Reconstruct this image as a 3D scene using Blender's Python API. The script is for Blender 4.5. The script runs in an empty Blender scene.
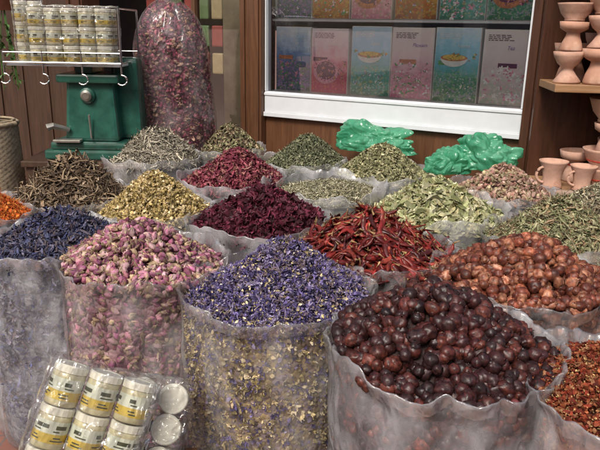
import bpy, bmesh, math, random
import numpy as np
from mathutils import Vector, Matrix, noise

random.seed(7)
RNG = np.random.default_rng(11)
scene = bpy.context.scene
COL = scene.collection

# ------------------------------------------------------------------ helpers
def empty(name, loc=(0, 0, 0), rotz=0.0):
    o = bpy.data.objects.new(name, None)
    o.location = loc
    o.rotation_euler = (0, 0, rotz)
    o.empty_display_size = 0.1
    COL.objects.link(o)
    return o

def link(me, name, parent=None, loc=None, rot=None):
    o = bpy.data.objects.new(name, me)
    COL.objects.link(o)
    if parent: o.parent = parent
    if loc is not None: o.location = loc
    if rot is not None: o.rotation_euler = rot
    return o

def nt(name):
    m = bpy.data.materials.new(name)
    m.use_nodes = True
    t = m.node_tree
    b = t.nodes.get('Principled BSDF')
    return m, t, b

def N(t, kind, **kw):
    n = t.nodes.new(kind)
    for k, v in kw.items():
        if k in n.inputs: n.inputs[k].default_value = v
        else: setattr(n, k, v)
    return n

def ramp(t, stops, interp='LINEAR'):
    r = t.nodes.new('ShaderNodeValToRGB')
    r.color_ramp.interpolation = interp
    el = r.color_ramp.elements
    while len(el) > 1: el.remove(el[-1])
    el[0].position = stops[0][0]; el[0].color = (*stops[0][1], 1)
    for p, c in stops[1:]:
        e = el.new(p); e.color = (*c, 1)
    return r

def coords(t, scale=(1, 1, 1)):
    tc = t.nodes.new('ShaderNodeTexCoord')
    mp = t.nodes.new('ShaderNodeMapping')
    mp.inputs['Scale'].default_value = scale
    t.links.new(tc.outputs['Object'], mp.inputs['Vector'])
    return mp.outputs['Vector']

def mat_simple(name, col, rough=0.5, metal=0.0, var=0.15, nscale=20, bump=0.2, bdist=0.002, coat=0.0, spots=None):
    m, t, b = nt(name)
    v = coords(t)
    n = N(t, 'ShaderNodeTexNoise', Scale=nscale, Detail=4.0, Roughness=0.6)
    t.links.new(v, n.inputs['Vector'])
    lo = tuple(max(0, c * (1 - var)) for c in col); hi = tuple(min(1, c * (1 + var)) for c in col)
    r = ramp(t, [(0.3, lo), (0.7, hi)])
    t.links.new(n.outputs['Fac'], r.inputs['Fac'])
    out = r.outputs['Color']
    if spots:
        n2 = N(t, 'ShaderNodeTexNoise', Scale=nscale * 0.35, Detail=8.0, Roughness=0.7)
        t.links.new(v, n2.inputs['Vector'])
        r2 = ramp(t, [(0.52, (0, 0, 0)), (0.62, (1, 1, 1))])
        t.links.new(n2.outputs['Fac'], r2.inputs['Fac'])
        mx = N(t, 'ShaderNodeMix', data_type='RGBA')
        t.links.new(r2.outputs['Color'], mx.inputs[0])
        t.links.new(out, mx.inputs[6]); mx.inputs[7].default_value = (*spots, 1)
        out = mx.outputs[2]
    t.links.new(out, b.inputs['Base Color'])
    rr = N(t, 'ShaderNodeMapRange'); rr.inputs[3].default_value = max(0.02, rough - 0.1); rr.inputs[4].default_value = min(1, rough + 0.12)
    t.links.new(n.outputs['Fac'], rr.inputs[0]); t.links.new(rr.outputs[0], b.inputs['Roughness'])
    b.inputs['Metallic'].default_value = metal
    b.inputs['Coat Weight'].default_value = coat
    if bump:
        bp = N(t, 'ShaderNodeBump', Strength=bump, Distance=bdist)
        t.links.new(n.outputs['Fac'], bp.inputs['Height'])
        t.links.new(bp.outputs['Normal'], b.inputs['Normal'])
    return m

def mat_wood(name, c1, c2, rough=0.45, vertical=True, scale=1.0):
    m, t, b = nt(name)
    s = (14 * scale, 14 * scale, 1.2 * scale) if vertical else (1.2 * scale, 14 * scale, 14 * scale)
    v = coords(t, s)
    n = N(t, 'ShaderNodeTexNoise', Scale=2.2, Detail=8.0, Roughness=0.65, Distortion=0.8)
    t.links.new(v, n.inputs['Vector'])
    r = ramp(t, [(0.28, c1), (0.5, tuple((a + b_) / 2 for a, b_ in zip(c1, c2))), (0.72, c2)])
    t.links.new(n.outputs['Fac'], r.inputs['Fac'])
    t.links.new(r.outputs['Color'], b.inputs['Base Color'])
    b.inputs['Roughness'].default_value = rough
    bp = N(t, 'ShaderNodeBump', Strength=0.25, Distance=0.003)
    t.links.new(n.outputs['Fac'], bp.inputs['Height']); t.links.new(bp.outputs['Normal'], b.inputs['Normal'])
    return m

def mat_items(name, rough=0.6, spec=0.4, nscale=150, var=0.3, bump=0.0, bdist=0.002):
    m, t, b = nt(name)
    a = N(t, 'ShaderNodeAttribute', attribute_name='Col')
    v = coords(t)
    n = N(t, 'ShaderNodeTexNoise', Scale=nscale, Detail=2.0)
    t.links.new(v, n.inputs['Vector'])
    mr = N(t, 'ShaderNodeMapRange'); mr.inputs[1].default_value = 0.3; mr.inputs[2].default_value = 0.7
    mr.inputs[3].default_value = 1 - var; mr.inputs[4].default_value = 1 + var
    t.links.new(n.outputs['Fac'], mr.inputs[0])
    vm = N(t, 'ShaderNodeVectorMath', operation='SCALE')
    t.links.new(a.outputs['Color'], vm.inputs[0]); t.links.new(mr.outputs[0], vm.inputs['Scale'])
    t.links.new(vm.outputs[0], b.inputs['Base Color'])
    b.inputs['Roughness'].default_value = rough
    b.inputs['Specular IOR Level'].default_value = spec
    if bump:
        bp = N(t, 'ShaderNodeBump', Strength=bump, Distance=bdist)
        t.links.new(n.outputs['Fac'], bp.inputs['Height']); t.links.new(bp.outputs['Normal'], b.inputs['Normal'])
    return m

def mat_film(name, tint=(0.8, 0.8, 0.83), haze_lo=0.12, haze_hi=0.6, gloss=0.5, rough=0.16, scale=1.0, cheap=False, g0=.03):
    m, t, b = nt(name)
    t.nodes.remove(b)
    out = t.nodes['Material Output']
    v = coords(t, (1, 1, 0.5))
    n1 = N(t, 'ShaderNodeTexNoise', Scale=9.0 * scale, Detail=2.0 if cheap else 3.0, Roughness=0.5, Distortion=0.5)
    t.links.new(v, n1.inputs['Vector'])
    h = n1.outputs['Fac']
    if not cheap:
        n2 = N(t, 'ShaderNodeTexVoronoi', Scale=17.0 * scale, feature='F1')
        wrp = N(t, 'ShaderNodeVectorMath', operation='MULTIPLY_ADD')
        t.links.new(n1.outputs['Color'], wrp.inputs[0]); wrp.inputs[1].default_value = (0.10, 0.10, 0.10)
        t.links.new(v, wrp.inputs[2])
        t.links.new(wrp.outputs[0], n2.inputs['Vector'])
        ad = N(t, 'ShaderNodeMath', operation='MULTIPLY_ADD'); ad.inputs[1].default_value = 0.7
        t.links.new(n2.outputs['Distance'], ad.inputs[0]); t.links.new(n1.outputs['Fac'], ad.inputs[2])
        h = ad.outputs[0]
    bp = N(t, 'ShaderNodeBump', Strength=0.85, Distance=0.024)
    t.links.new(h, bp.inputs['Height'])
    dif = N(t, 'ShaderNodeBsdfDiffuse', Color=(*tint, 1))
    gl = N(t, 'ShaderNodeBsdfGlossy', Color=(1, 1, 1, 1), Roughness=rough)
    tr = N(t, 'ShaderNodeBsdfTransparent', Color=(0.985, 0.985, 0.985, 1))
    for x in (dif, gl): t.links.new(bp.outputs['Normal'], x.inputs['Normal'])
    mr = N(t, 'ShaderNodeMapRange'); mr.inputs[1].default_value = 0.38; mr.inputs[2].default_value = 0.72
    mr.inputs[3].default_value = haze_lo; mr.inputs[4].default_value = haze_hi
    t.links.new(n1.outputs['Fac'], mr.inputs[0])
    m2 = N(t, 'ShaderNodeMixShader')
    t.links.new(mr.outputs[0], m2.inputs[0]); t.links.new(tr.outputs[0], m2.inputs[1]); t.links.new(dif.outputs[0], m2.inputs[2])
    lw = N(t, 'ShaderNodeLayerWeight', Blend=0.3); t.links.new(bp.outputs['Normal'], lw.inputs['Normal'])
    ml = N(t, 'ShaderNodeMath', operation='MULTIPLY_ADD'); ml.inputs[1].default_value = gloss; ml.inputs[2].default_value = g0
    ml.use_clamp = True
    t.links.new(lw.outputs['Fresnel'], ml.inputs[0])
    m3 = N(t, 'ShaderNodeMixShader')
    t.links.new(ml.outputs[0], m3.inputs[0]); t.links.new(m2.outputs[0], m3.inputs[1]); t.links.new(gl.outputs[0], m3.inputs[2])
    t.links.new(m3.outputs[0], out.inputs['Surface'])
    return m

# ---- mesh builder
class MB:
    def __init__(s): s.v = []; s.f = []; s.m = []; s.sm = []
    def add(s, vf, mat=0, M=None, smooth=False):
        vs, fs = vf; o = len(s.v)
        for p in vs:
            p = Vector(p)
            s.v.append(tuple(M @ p) if M is not None else tuple(p))
        for f in fs:
            s.f.append(tuple(i + o for i in f)); s.m.append(mat); s.sm.append(smooth)
    def build(s, name, mats, parent=None, loc=None, rot=None):
        me = bpy.data.meshes.new(name)
        me.from_pydata(s.v, [], s.f)
        for m in mats: me.materials.append(m)
        me.polygons.foreach_set('material_index', s.m)
        me.polygons.foreach_set('use_smooth', s.sm)
        me.update()
        return link(me, name, parent, loc, rot)

def box(x0, x1, y0, y1, z0, z1, bev=0.004, taper=1.0):
    bm = bmesh.new()
    bmesh.ops.create_cube(bm, size=1)
    for v in bm.verts:
        top = v.co.z > 0
        k = taper if top else 1.0
        v.co = Vector(((x0 + x1) / 2 + v.co.x * (x1 - x0) * k, (y0 + y1) / 2 + v.co.y * (y1 - y0) * k, (z0 + z1) / 2 + v.co.z * (z1 - z0)))
    if bev > 0:
        bmesh.ops.bevel(bm, geom=list(bm.edges), offset=bev, segments=2, affect='EDGES', profile=0.6)
    bm.verts.index_update()
    vs = [tuple(v.co) for v in bm.verts]; fs = [tuple(v.index for v in f.verts) for f in bm.faces]
    bm.free()
    return vs, fs

def lathe(prof, seg=24):
    vs = []; fs = []
    for r, z in prof:
        for i in range(seg):
            a = 2 * math.pi * i / seg
            vs.append((r * math.cos(a), r * math.sin(a), z))
    for j in range(len(prof) - 1):
        for i in range(seg):
            k = (i + 1) % seg
            fs.append((j * seg + i, j * seg + k, (j + 1) * seg + k, (j + 1) * seg + i))
    return vs, fs

def tube(path, r, seg=8, close=False):
    vs = []; fs = []
    path = [Vector(p) for p in path]; n = len(path)
    for i, p in enumerate(path):
        d = (path[min(i + 1, n - 1)] - path[max(i - 1, 0)]).normalized()
        up = Vector((0, 0, 1)) if abs(d.z) < 0.9 else Vector((1, 0, 0))
        a = d.cross(up).normalized(); b = d.cross(a)
        rr = r[i] if isinstance(r, (list, tuple)) else r
        for k in range(seg):
            t = 2 * math.pi * k / seg
            vs.append(tuple(p + a * (rr * math.cos(t)) + b * (rr * math.sin(t))))
    for i in range(n - 1):
        for k in range(seg):
            l = (k + 1) % seg
            fs.append((i * seg + k, i * seg + l, (i + 1) * seg + l, (i + 1) * seg + k))
    fs.append(tuple(range(seg))); fs.append(tuple((n - 1) * seg + k for k in reversed(range(seg))))
    return vs, fs

# ------------------------------------------------------------------ item templates (unit size ~1), all triangles
def tri(fs):
    o = []
    for f in fs:
        for i in range(1, len(f) - 1): o.append((f[0], f[i], f[i + 1]))
    return o

def T_berry(sub=3, wr=0.10, squash=0.9):
    bm = bmesh.new(); bmesh.ops.create_icosphere(bm, subdivisions=sub, radius=0.5)
    off = Vector((random.random() * 50, random.random() * 50, 0))
    vs = []; t = []
    for v in bm.verts:
        d = v.co.normalized()
        r = 0.5 + wr * (noise.noise(d * 1.6 + off)) - wr * 0.55 * (1 - abs(noise.noise(d * 3.4 + off)) * 3)
        p = d * r; p.z *= squash
        vs.append(tuple(p)); t.append(min(1, max(0, 0.5 + 1.6 * noise.noise(d * 2.2 + off * 2))))
    bm.verts.index_update(); fs = [tuple(v.index for v in f.verts) for f in bm.faces]; bm.free()
    o = len(vs)
    L, F = tube([(0.44, 0, 0), (0.60, 0.02, 0.01)], [0.07, 0.05], 5)
    vs += L; t += [1.0] * len(L); fs += [tuple(i + o for i in f) for f in F]
    return np.array(vs), np.array(tri(fs)), np.array(t)

def T_bud():
    seg = 10; prof = [(-0.5, 0.02), (-0.42, 0.10), (-0.28, 0.19), (-0.08, 0.27), (0.12, 0.28), (0.3, 0.22), (0.42, 0.14), (0.5, 0.05)]
    vs = []; t = []; tw = random.uniform(0.5, 1.6); ph = random.random() * 6
    for j, (x, r) in enumerate(prof):
        for i in range(seg):
            a = 2 * math.pi * i / seg + tw * x
            rr = r * (1 + 0.28 * math.sin(3 * a + ph) + 0.14 * math.sin(5 * a + ph * 2 + x * 6)) * random.uniform(0.88, 1.12)
            vs.append((x + (random.uniform(-.07, .07) if j > 5 else 0), rr * math.cos(a), rr * math.sin(a)))
            t.append(1.0 if x < -0.3 else (0.55 if x < -0.2 else max(0, min(0.5, 0.2 + 0.5 * random.uniform(-1, 1)))))
    fs = []
    for j in range(len(prof) - 1):
        for i in range(seg):
            k = (i + 1) % seg; fs.append((j * seg + i, j * seg + k, (j + 1) * seg + k, (j + 1) * seg + i))
    fs.append(tuple((len(prof) - 1) * seg + i for i in range(seg)))
    for s in range(4):
        a = s * math.pi / 2 + random.random(); o = len(vs)
        ca, sa = math.cos(a), math.sin(a); w = 0.08
        vs += [(-0.42, 0.08 * ca, 0.08 * sa), (-0.2, 0.27 * ca - w * sa, 0.27 * sa + w * ca), (-0.2, 0.27 * ca + w * sa, 0.27 * sa - w * ca), (0.08, 0.34 * ca, 0.34 * sa)]
        t += [1, 1, 1, 1]; fs += [(o, o + 1, o + 2), (o + 1, o + 3, o + 2)]
    o = len(vs); L, F = tube([(-0.46, 0, 0), (-0.62, 0.03, 0.02)], 0.03, 4)
    vs += L; t += [1] * len(L); fs += [tuple(i + o for i in f) for f in F]
    return np.array(vs), np.array(tri(fs)), np.array(t)

def T_sheet(nx=5, ny=3, w=0.5, curl=0.6, jag=0.1, fold=0.3, shape='leaf'):
    vs = []; t = []; fs = []
    c1 = random.uniform(-curl, curl); c2 = random.uniform(-fold, fold) * 2; sk = random.uniform(-0.3, 0.3)
    for i in range(nx):
        x = i / (nx - 1)
        if shape == 'leaf': ww = w * math.sin(math.pi * (0.06 + 0.9 * x)) ** 0.8
        elif shape == 'strip': ww = w * (0.7 + 0.3 * math.sin(math.pi * x))
        else: ww = w * (math.sin(math.pi * (0.12 + 0.75 * x))) * random.uniform(0.75, 1.15)
        for j in range(ny):
            y = (j / (ny - 1) - 0.5)
            z = c1 * (x - 0.5) ** 2 * 1.6 + c2 * abs(y) * 0.9 * ww / max(w, .01) + random.uniform(-jag, jag) * 0.6
            vs.append((x - 0.5 + random.uniform(-jag, jag) * 0.3, y * ww + sk * (x - .5) ** 2 + random.uniform(-jag, jag) * 0.3, z))
            t.append(min(1, max(0, x * 0.6 + (0.4 if j == ny // 2 and ny > 2 else 0) + random.uniform(-.1, .1))))
    for i in range(nx - 1):
        for j in range(ny - 1):
            a = i * ny + j; fs.append((a, a + ny, a + ny + 1, a + 1))
    return np.array(vs), np.array(tri(fs)), np.array(t)

def T_tube(r=0.06, n=7, curl=0.5, seg=5, chili=False):
    pts = []; c = random.uniform(0.2, 1) * curl * random.choice((-1, 1)); c2 = random.uniform(-curl, curl) * 0.5; rs = []
    ph = random.random() * 6
    for i in range(n):
        x = i / (n - 1)
        pts.append((x - 0.5, c * (x - 0.5) ** 2 + 0.04 * curl * math.sin(ph + 7 * x), c2 * (x - 0.5) ** 2 + 0.04 * curl * math.sin(ph * 2 + 6 * x)))
        if chili: rs.append(r * (0.25 if x == 0 else (1.0 - 0.85 * x ** 1.7)) * random.uniform(0.7, 1.2))
        else: rs.append(r * random.uniform(0.7, 1.2))
    vs, fs = tube(pts, rs, seg)
    if chili:   # shrivelled, partly flattened skin
        vs = [(x, y * 1.2 + random.uniform(-.014, .014), z * .75 + random.uniform(-.014, .014)) for x, y, z in vs]
    t = [0.0] * len(vs)
    if chili:
        o = len(vs); L, F = tube([(-0.47, pts[0][1], pts[0][2]), (-0.58, pts[0][1] + 0.03, pts[0][2]), (-0.68, pts[0][1] + .07, pts[0][2] + .02)], [r * 0.5, r * .22, r * .2], 5)
        vs += L; fs += [tuple(i + o for i in f) for f in F]; t += [1.0] * len(L)
    else:
        k = random.random(); t = [min(1, max(0, k + random.uniform(-.3, .3))) for _ in vs]
    return np.array(vs), np.array(tri(fs)), np.array(t)

def T_flower():
    V = []; F = []; T = []; o = 0
    for k in range(random.randint(4, 5)):
        v, f, t = T_sheet(3, 3, 0.45, 0.8, 0.12, 0.5, 'petal')
        a = random.random() * 6.28; e = random.uniform(0.2, 1.2)
        R = np.array((Matrix.Rotation(a, 3, 'Z') @ Matrix.Rotation(-e, 3, 'Y')))
        v = (v * 0.62 + np.array([0.25, 0, 0])) @ R.T
        V.append(v); F.append(f + o); T.append(t * 0.5); o += len(v)
    v, f, t = T_tube(0.09, 3, 0.3, 4); v = v * 0.5; R = np.array(Matrix.Rotation(1.3, 3, 'Y')); v = v @ R.T + np.array([0, 0, -0.15])
    V.append(v); F.append(f + o); T.append(np.ones(len(v)))
    return np.concatenate(V), np.concatenate(F), np.concatenate(T)

TEMPL = {
    'berry': [T_berry(3, random.uniform(.05, .13), random.uniform(.85, .97)) for _ in range(12)],
    'berry_s': [T_berry(2, 0.10) for _ in range(7)],
    'bud': [T_bud() for _ in range(9)],
    'grain': [T_berry(1, 0.2, 0.6) for _ in range(6)],
    'leaf': [T_sheet(5, 3, 0.42, 0.8, 0.04, 0.45, 'leaf') for _ in range(9)],
    'petal': [T_sheet(4, 4, 0.7, 0.9, 0.16, 0.5, 'petal') for _ in range(12)],
    'strip': [T_sheet(4, 2, 0.16, 0.9, 0.05, 0.3, 'strip') for _ in range(9)],
    'flake': [T_sheet(3, 2, 0.7, 0.8, 0.15, 0.5, 'petal') for _ in range(9)],
    'twig': [T_tube(0.03, 7, 0.9, 4) for _ in range(9)],
    'thread': [T_tube(0.018, 5, 1.3, 3) for _ in range(9)],
    'chili': [T_tube(0.082, 9, 1.3, 8, True) for _ in range(12)],
    'flower': [T_flower() for _ in range(10)],
}
SMOOTH = {'berry', 'berry_s', 'bud', 'chili', 'twig'}

def scatter(name, groups, pos_fn, mat, parent):
    VS = []; FS = []; CS = []; SM = []; off = 0
    for (tn, cnt, size, sv, tilt, cols, lift) in groups:
        tl = TEMPL[tn]; per = max(1, cnt // len(tl))
        for (tv, tf, tt) in tl:
            n = per
            P, Nn = pos_fn(n)
            s = size * (1 + sv * RNG.uniform(-1, 1, n))
            yaw = RNG.uniform(0, 2 * np.pi, n); ax = RNG.normal(0, tilt, n); ay = RNG.normal(0, tilt, n)
            cz, sz = np.cos(yaw), np.sin(yaw); cx, sx = np.cos(ax), np.sin(ax); cy, sy = np.cos(ay), np.sin(ay)
            I = np.zeros(n); O = np.ones(n)
            Rz = np.stack([cz, -sz, I, sz, cz, I, I, I, O], 1).reshape(n, 3, 3)
            Rx = np.stack([O, I, I, I, cx, -sx, I, sx, cx], 1).reshape(n, 3, 3)
            Ry = np.stack([cy, I, sy, I, O, I, -sy, I, cy], 1).reshape(n, 3, 3)
            ref = np.where(np.abs(Nn[:, 2:3]) > 0.95, np.array([[1., 0, 0]]), np.array([[0, 0, 1.]]))
            a = np.cross(ref, Nn); a /= np.linalg.norm(a, axis=1, keepdims=True); b = np.cross(Nn, a)
            Rn = np.stack([a, b, Nn], 2)
            R = Rn @ Rz @ Rx @ Ry
            an = 1 + RNG.uniform(-0.15, 0.15, (n, 1, 3))
            v = (tv[None] * an * s[:, None, None]) @ R.transpose(0, 2, 1)
            v = v + (P + Nn * (RNG.uniform(lift[0], lift[1], n) * size)[:, None])[:, None, :]
            m = len(tv)
            VS.append(v.reshape(-1, 3))
            FS.append((tf[None] + (np.arange(n) * m)[:, None, None]).reshape(-1, 3) + off)
            ci = RNG.integers(0, len(cols), n)
            A = np.array([c[0] for c in cols])[ci]; B = np.array([c[1] for c in cols])[ci]
            br = RNG.lognormal(0, 0.25, (n, 1)); A = A * br; B = B * br
            c = A[:, None, :] * (1 - tt[None, :, None]) + B[:, None, :] * tt[None, :, None]
            CS.append(np.clip(c.reshape(-1, 3), 0, 1))
            SM.append(np.full(n * len(tf), tn in SMOOTH))
            off += n * m
    V = np.concatenate(VS); F = np.concatenate(FS); C = np.concatenate(CS); S = np.concatenate(SM)
    me = bpy.data.meshes.new(name)
    me.vertices.add(len(V)); me.vertices.foreach_set('co', V.astype(np.float32).ravel())
    me.loops.add(len(F) * 3); me.loops.foreach_set('vertex_index', F.astype(np.int32).ravel())
    me.polygons.add(len(F)); me.polygons.foreach_set('loop_start', np.arange(0, len(F) * 3, 3, dtype=np.int32))
    me.polygons.foreach_set('use_smooth', S)
    me.update(calc_edges=True)
    at = me.color_attributes.new('Col', 'FLOAT_COLOR', 'POINT')
    at.data.foreach_set('color', np.concatenate([C, np.ones((len(C), 1))], 1).astype(np.float32).ravel())
    me.materials.append(mat)
    return link(me, name, parent)

def mound_fn(R, h, rimz, seed, p=1.25):
    r = np.random.default_rng(seed)
    D = r.normal(0, 1, (8, 2)) * 9; PH = r.uniform(0, 6.28, 8); cx, cy = r.uniform(-0.15, 0.15, 2) * R
    sq = r.uniform(.9, 1.1)
    def f(x, y):
        rr = np.clip(np.sqrt(((x - cx) * sq) ** 2 + ((y - cy) / sq) ** 2 + (.10 * R) ** 2) / R, 0, 1.3)
        rb = np.clip(np.sqrt(x ** 2 + y ** 2) / R, 0, 1.2)
        base = h * 1.05 * np.clip(1 - rr ** p, -0.1, 1) * (0.84 + 0.16 * np.cos(np.clip(rr, 0, 1) * np.pi))
        nz = sum(np.sin(D[i, 0] * x + D[i, 1] * y + PH[i]) for i in range(8)) * 0.0045
        return rimz - 0.022 + base + nz * (1.1 - rb) * 1.4
    return f

def pile_base(name, f, R, col, parent, mat):
    nr, na = 26, 72; vs = [(0, 0, float(f(np.array(0.), np.array(0.))) - 0.012)]; fs = []
    for j in range(1, nr + 1):
        for i in range(na):
            a = 2 * math.pi * i / na; r = R * j / nr
            x, y = r * math.cos(a), r * math.sin(a)
            vs.append((x, y, float(f(np.array(x), np.array(y))) - 0.012))
    for i in range(na): fs.append((0, 1 + i, 1 + (i + 1) % na))
    for j in range(nr - 1):
        for i in range(na):
            k = (i + 1) % na; a = 1 + j * na; fs.append((a + i, a + na + i, a + na + k, a + k))
    me = bpy.data.meshes.new(name); me.from_pydata(vs, [], fs); me.materials.append(mat)
    for p in me.polygons: p.use_smooth = True
    return link(me, name, parent)

def mat_drum(name, c1, c2, c3, scale=60):
    m, t, b = nt(name)
    v = coords(t)
    vo = N(t, 'ShaderNodeTexVoronoi', Scale=scale); t.links.new(v, vo.inputs['Vector'])
    sp = N(t, 'ShaderNodeSeparateColor'); t.links.new(vo.outputs['Color'], sp.inputs[0])
    r = ramp(t, [(0.0, c1), (0.4, c2), (0.8, c3)], 'LINEAR'); t.links.new(sp.outputs[0], r.inputs['Fac'])
    t.links.new(r.outputs['Color'], b.inputs['Base Color']); b.inputs['Roughness'].default_value = 0.8
    bp = N(t, 'ShaderNodeBump', Strength=0.8, Distance=0.006); bp.invert = True
    t.links.new(vo.outputs['Distance'], bp.inputs['Height']); t.links.new(bp.outputs['Normal'], b.inputs['Normal'])
    return m

def bag_mesh(name, R, rimz, parent, mat, seed, hi=True, rise=0.03, crumple=1.0):
    na = 280 if hi else 120; nz = 80 if hi else 22
    prof = []
    for j in range(nz + 1):
        q = j / nz; z = q * (rimz + rise * 0.6)
        r = R * (0.9 + 0.085 * math.sin(min(1, q * 1.15) * math.pi * 0.62))
        if q > 0.93: r += R * 0.035 * (q - 0.93) / 0.07
        if q < 0.04: r *= 0.93 + 0.07 * q / 0.04
        prof.append((r, z, q))
    top = prof[-1]
    prof += [(top[0] * 0.992, top[1] + 0.004, 1), (top[0] * 0.975, top[1] - 0.002, 1), (top[0] * 0.955, top[1] - 0.02, 1), (top[0] * 0.94, top[1] - 0.04, 1)]
    off = Vector((seed * 3.1, seed * 1.7, seed * 0.9))
    vs = []; fs = []
    for (r, z, q) in prof:
        for i in range(na):
            a = 2 * math.pi * i / na
            d = Vector((math.cos(a), math.sin(a), 0))
            p3 = d * R + Vector((0, 0, z * 0.55))
            # skewed domain gives slanting creases
            p4 = Vector((p3.x + p3.z * .5, p3.y - p3.z * .4, p3.z))
            rid = abs(noise.noise(p3 * 6 + off)) * 0.026 + abs(noise.noise(p4 * 14 + off)) * 0.013 + abs(noise.noise(p4 * 27 + off)) * .005
            fold = 0.009 * noise.noise(Vector((d.x * 5, d.y * 5, z * 0.9)) + off)
            vf = 0.005 * noise.noise(Vector((d.x * 11, d.y * 11, z * 1.0)) + off)
            rr = r + crumple * (rid + fold + vf) + .002
            w = max(0, (q - 0.85) / 0.15)
            zz = z + w * (rise * 0.8 * noise.noise(d * 2.6 + off) + rise * 0.5 * noise.noise(d * 6.7 + off) + rise * .14 * noise.noise(d * 19 + off))
            rr += w * (0.014 * noise.noise(d * 5.5 + off * 2) + .006 * noise.noise(d * 15 + off * 2))
            vs.append((rr * d.x, rr * d.y, max(0.002, zz)))
    for j in range(len(prof) - 1):
        for i in range(na):
            k = (i + 1) % na; fs.append((j * na + i, j * na + k, (j + 1) * na + k, (j + 1) * na + i))
    me = bpy.data.meshes.new(name); me.from_pydata(vs, [], fs); me.materials.append(mat)
    for p in me.polygons: p.use_smooth = True
    return link(me, name, parent)

# ------------------------------------------------------------------ materials
M_dry = mat_items('dried_plant', 0.75, 0.2)
M_bud = mat_items('dried_petal', 0.6, 0.25, 220, 0.2)
M_berry = mat_items('dried_berry_skin', 0.42, 0.4, 110, 0.5, 0.6, 0.002)
M_berry2 = mat_items('dried_berry_leathery', 0.46, 0.38, 80, 0.5, 0.5, 0.002)
M_chili = mat_items('chili_skin', 0.38, 0.35, 60, 0.4, 0.5, 0.004)
M_film = mat_film('clear_plastic_film', (0.86, 0.86, 0.88), 0.02, 0.18, 0.50, 0.13)
M_film_g = mat_film('cloudy_plastic_film', (0.78, 0.79, 0.83), 0.08, 0.32, 0.55, 0.15)
M_film_b = mat_film('thin_plastic_film', (0.84, 0.84, 0.86), 0.07, 0.32, 0.5, 0.18, cheap=True)
M_film_c = mat_film('shrink_wrap_film', (0.9, 0.9, 0.9), 0.0, 0.10, 0.5, 0.1, 1.6)

# ------------------------------------------------------------------ sacks
def sack(name, x, y, R, h, groups, mat, base, drum=None, rim=0.75, side=None, hi=False, film=None, seed=1, rise=0.03, p=1.4, zoff=0.0, crumple=1.0):
    e = empty(name, (x, y, zoff))
    f = mound_fn(R * 0.95, h, rim, seed, p)
    mb = mat_drum(name + '_filling', tuple(c * 0.5 for c in base), base, tuple(min(1, c * 1.5) for c in base), 90)
    pile_base('heap_core', f, R * 0.93, base, e, mb)
    def pos(n):
        r = R * 0.95 * np.sqrt(RNG.uniform(0, 1, n)); a = RNG.uniform(0, 2 * np.pi, n)
        X, Y = r * np.cos(a), r * np.sin(a); Z = f(X, Y); e_ = 0.006
        dx = (f(X + e_, Y) - f(X - e_, Y)) / (2 * e_); dy = (f(X, Y + e_) - f(X, Y - e_)) / (2 * e_)
        Nn = np.stack([-dx, -dy, np.ones(n)], 1); Nn /= np.linalg.norm(Nn, axis=1, keepdims=True)
        return np.stack([X, Y, Z], 1), Nn
    scatter('heap', groups, pos, mat, e)
    dr = drum or (tuple(c * 0.5 for c in base), base, tuple(min(1, c * 1.5) for c in base))
    md = mat_drum(name + '_body', *dr, 70)
    prof = [(R * 0.80, 0.01)] + [(R * (0.85 + 0.085 * math.sin(min(1, q * 1.15) * math.pi * 0.62)), q * (rim - 0.03)) for q in [0.03, .1, .2, .3, .4, .5, .6, .7, .8, .9, 1.0]]
    b = MB(); b.add(lathe(prof, 64), 0, None, True); b.build('filling', [md], e)
    if side:
        def spos(n):
            z = RNG.uniform(0.2, 1.0, n) * (rim - 0.02); a = RNG.uniform(0, 2 * np.pi, n)
            q = z / (rim - 0.03)
            rr = R * (0.86 + 0.085 * np.sin(np.minimum(1, q * 1.15) * np.pi * 0.62))
            Nn = np.stack([np.cos(a), np.sin(a), np.zeros(n)], 1)
            return np.stack([rr * np.cos(a), rr * np.sin(a), z], 1), Nn
        scatter('pressed_filling', side, spos, mat, e)
    bag_mesh('plastic_bag', R, rim, e, film or (M_film if hi else M_film_b), seed, hi, rise, crumple)
    return e

def sc_(pal, k, g=1, b_=1):
    return [tuple((min(1, c[0] * k), min(1, c[1] * k * g), min(1, c[2] * k * b_)) for c in pr) for pr in pal]
L0 = (-0.3, 0.7)
lav = sc_([((.07, .052, .16), (.16, .13, .27)), ((.11, .085, .24), (.24, .20, .34)), ((.035, .03, .08), (.08, .07, .14)), ((.21, .17, .32), (.38, .35, .43)), ((.10, .06, .13), (.28, .24, .14))], .92)
cream = [((.62, .50, .28), (.45, .36, .18)), ((.7, .60, .42), (.5, .40, .22)), ((.42, .34, .15), (.3, .24, .1))]
rose = [((.29, .075, .15), (.26, .20, .11)), ((.42, .17, .26), (.30, .23, .13)), ((.19, .04, .10), (.20, .15, .08)), ((.50, .29, .34), (.32, .26, .16)), ((.14, .03, .09), (.17, .12, .07)), ((.34, .10, .21), (.34, .27, .18)), ((.40, .28, .18), (.26, .19, .11))]
cornf = sc_([((.04, .045, .12), (.08, .09, .17)), ((.07, .08, .17), (.14, .15, .23)), ((.03, .03, .06), (.05, .05, .09)), ((.14, .13, .19), (.22, .2, .25)), ((.10, .07, .09), (.18, .15, .14))], .7)
limes = sc_([((.055, .013, .012), (.025, .009, .009)), ((.085, .020, .015), (.036, .011, .010)), ((.034, .011, .010), (.018, .008, .008)), ((.12, .030, .019), (.05, .015, .012)), ((.026, .009, .009), (.05, .016, .015)), ((.03, .011, .011), (.02, .009, .009))], .85)
soap = sc_([((.19, .05, .026), (.09, .024, .015)), ((.26, .082, .040), (.12, .032, .018)), ((.13, .031, .017), (.06, .017, .012)), ((.32, .14, .075), (.16, .048, .026)), ((.09, .024, .015), (.15, .048, .028)), ((.20, .055, .028), (.36, .18, .11))], .85)
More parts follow.
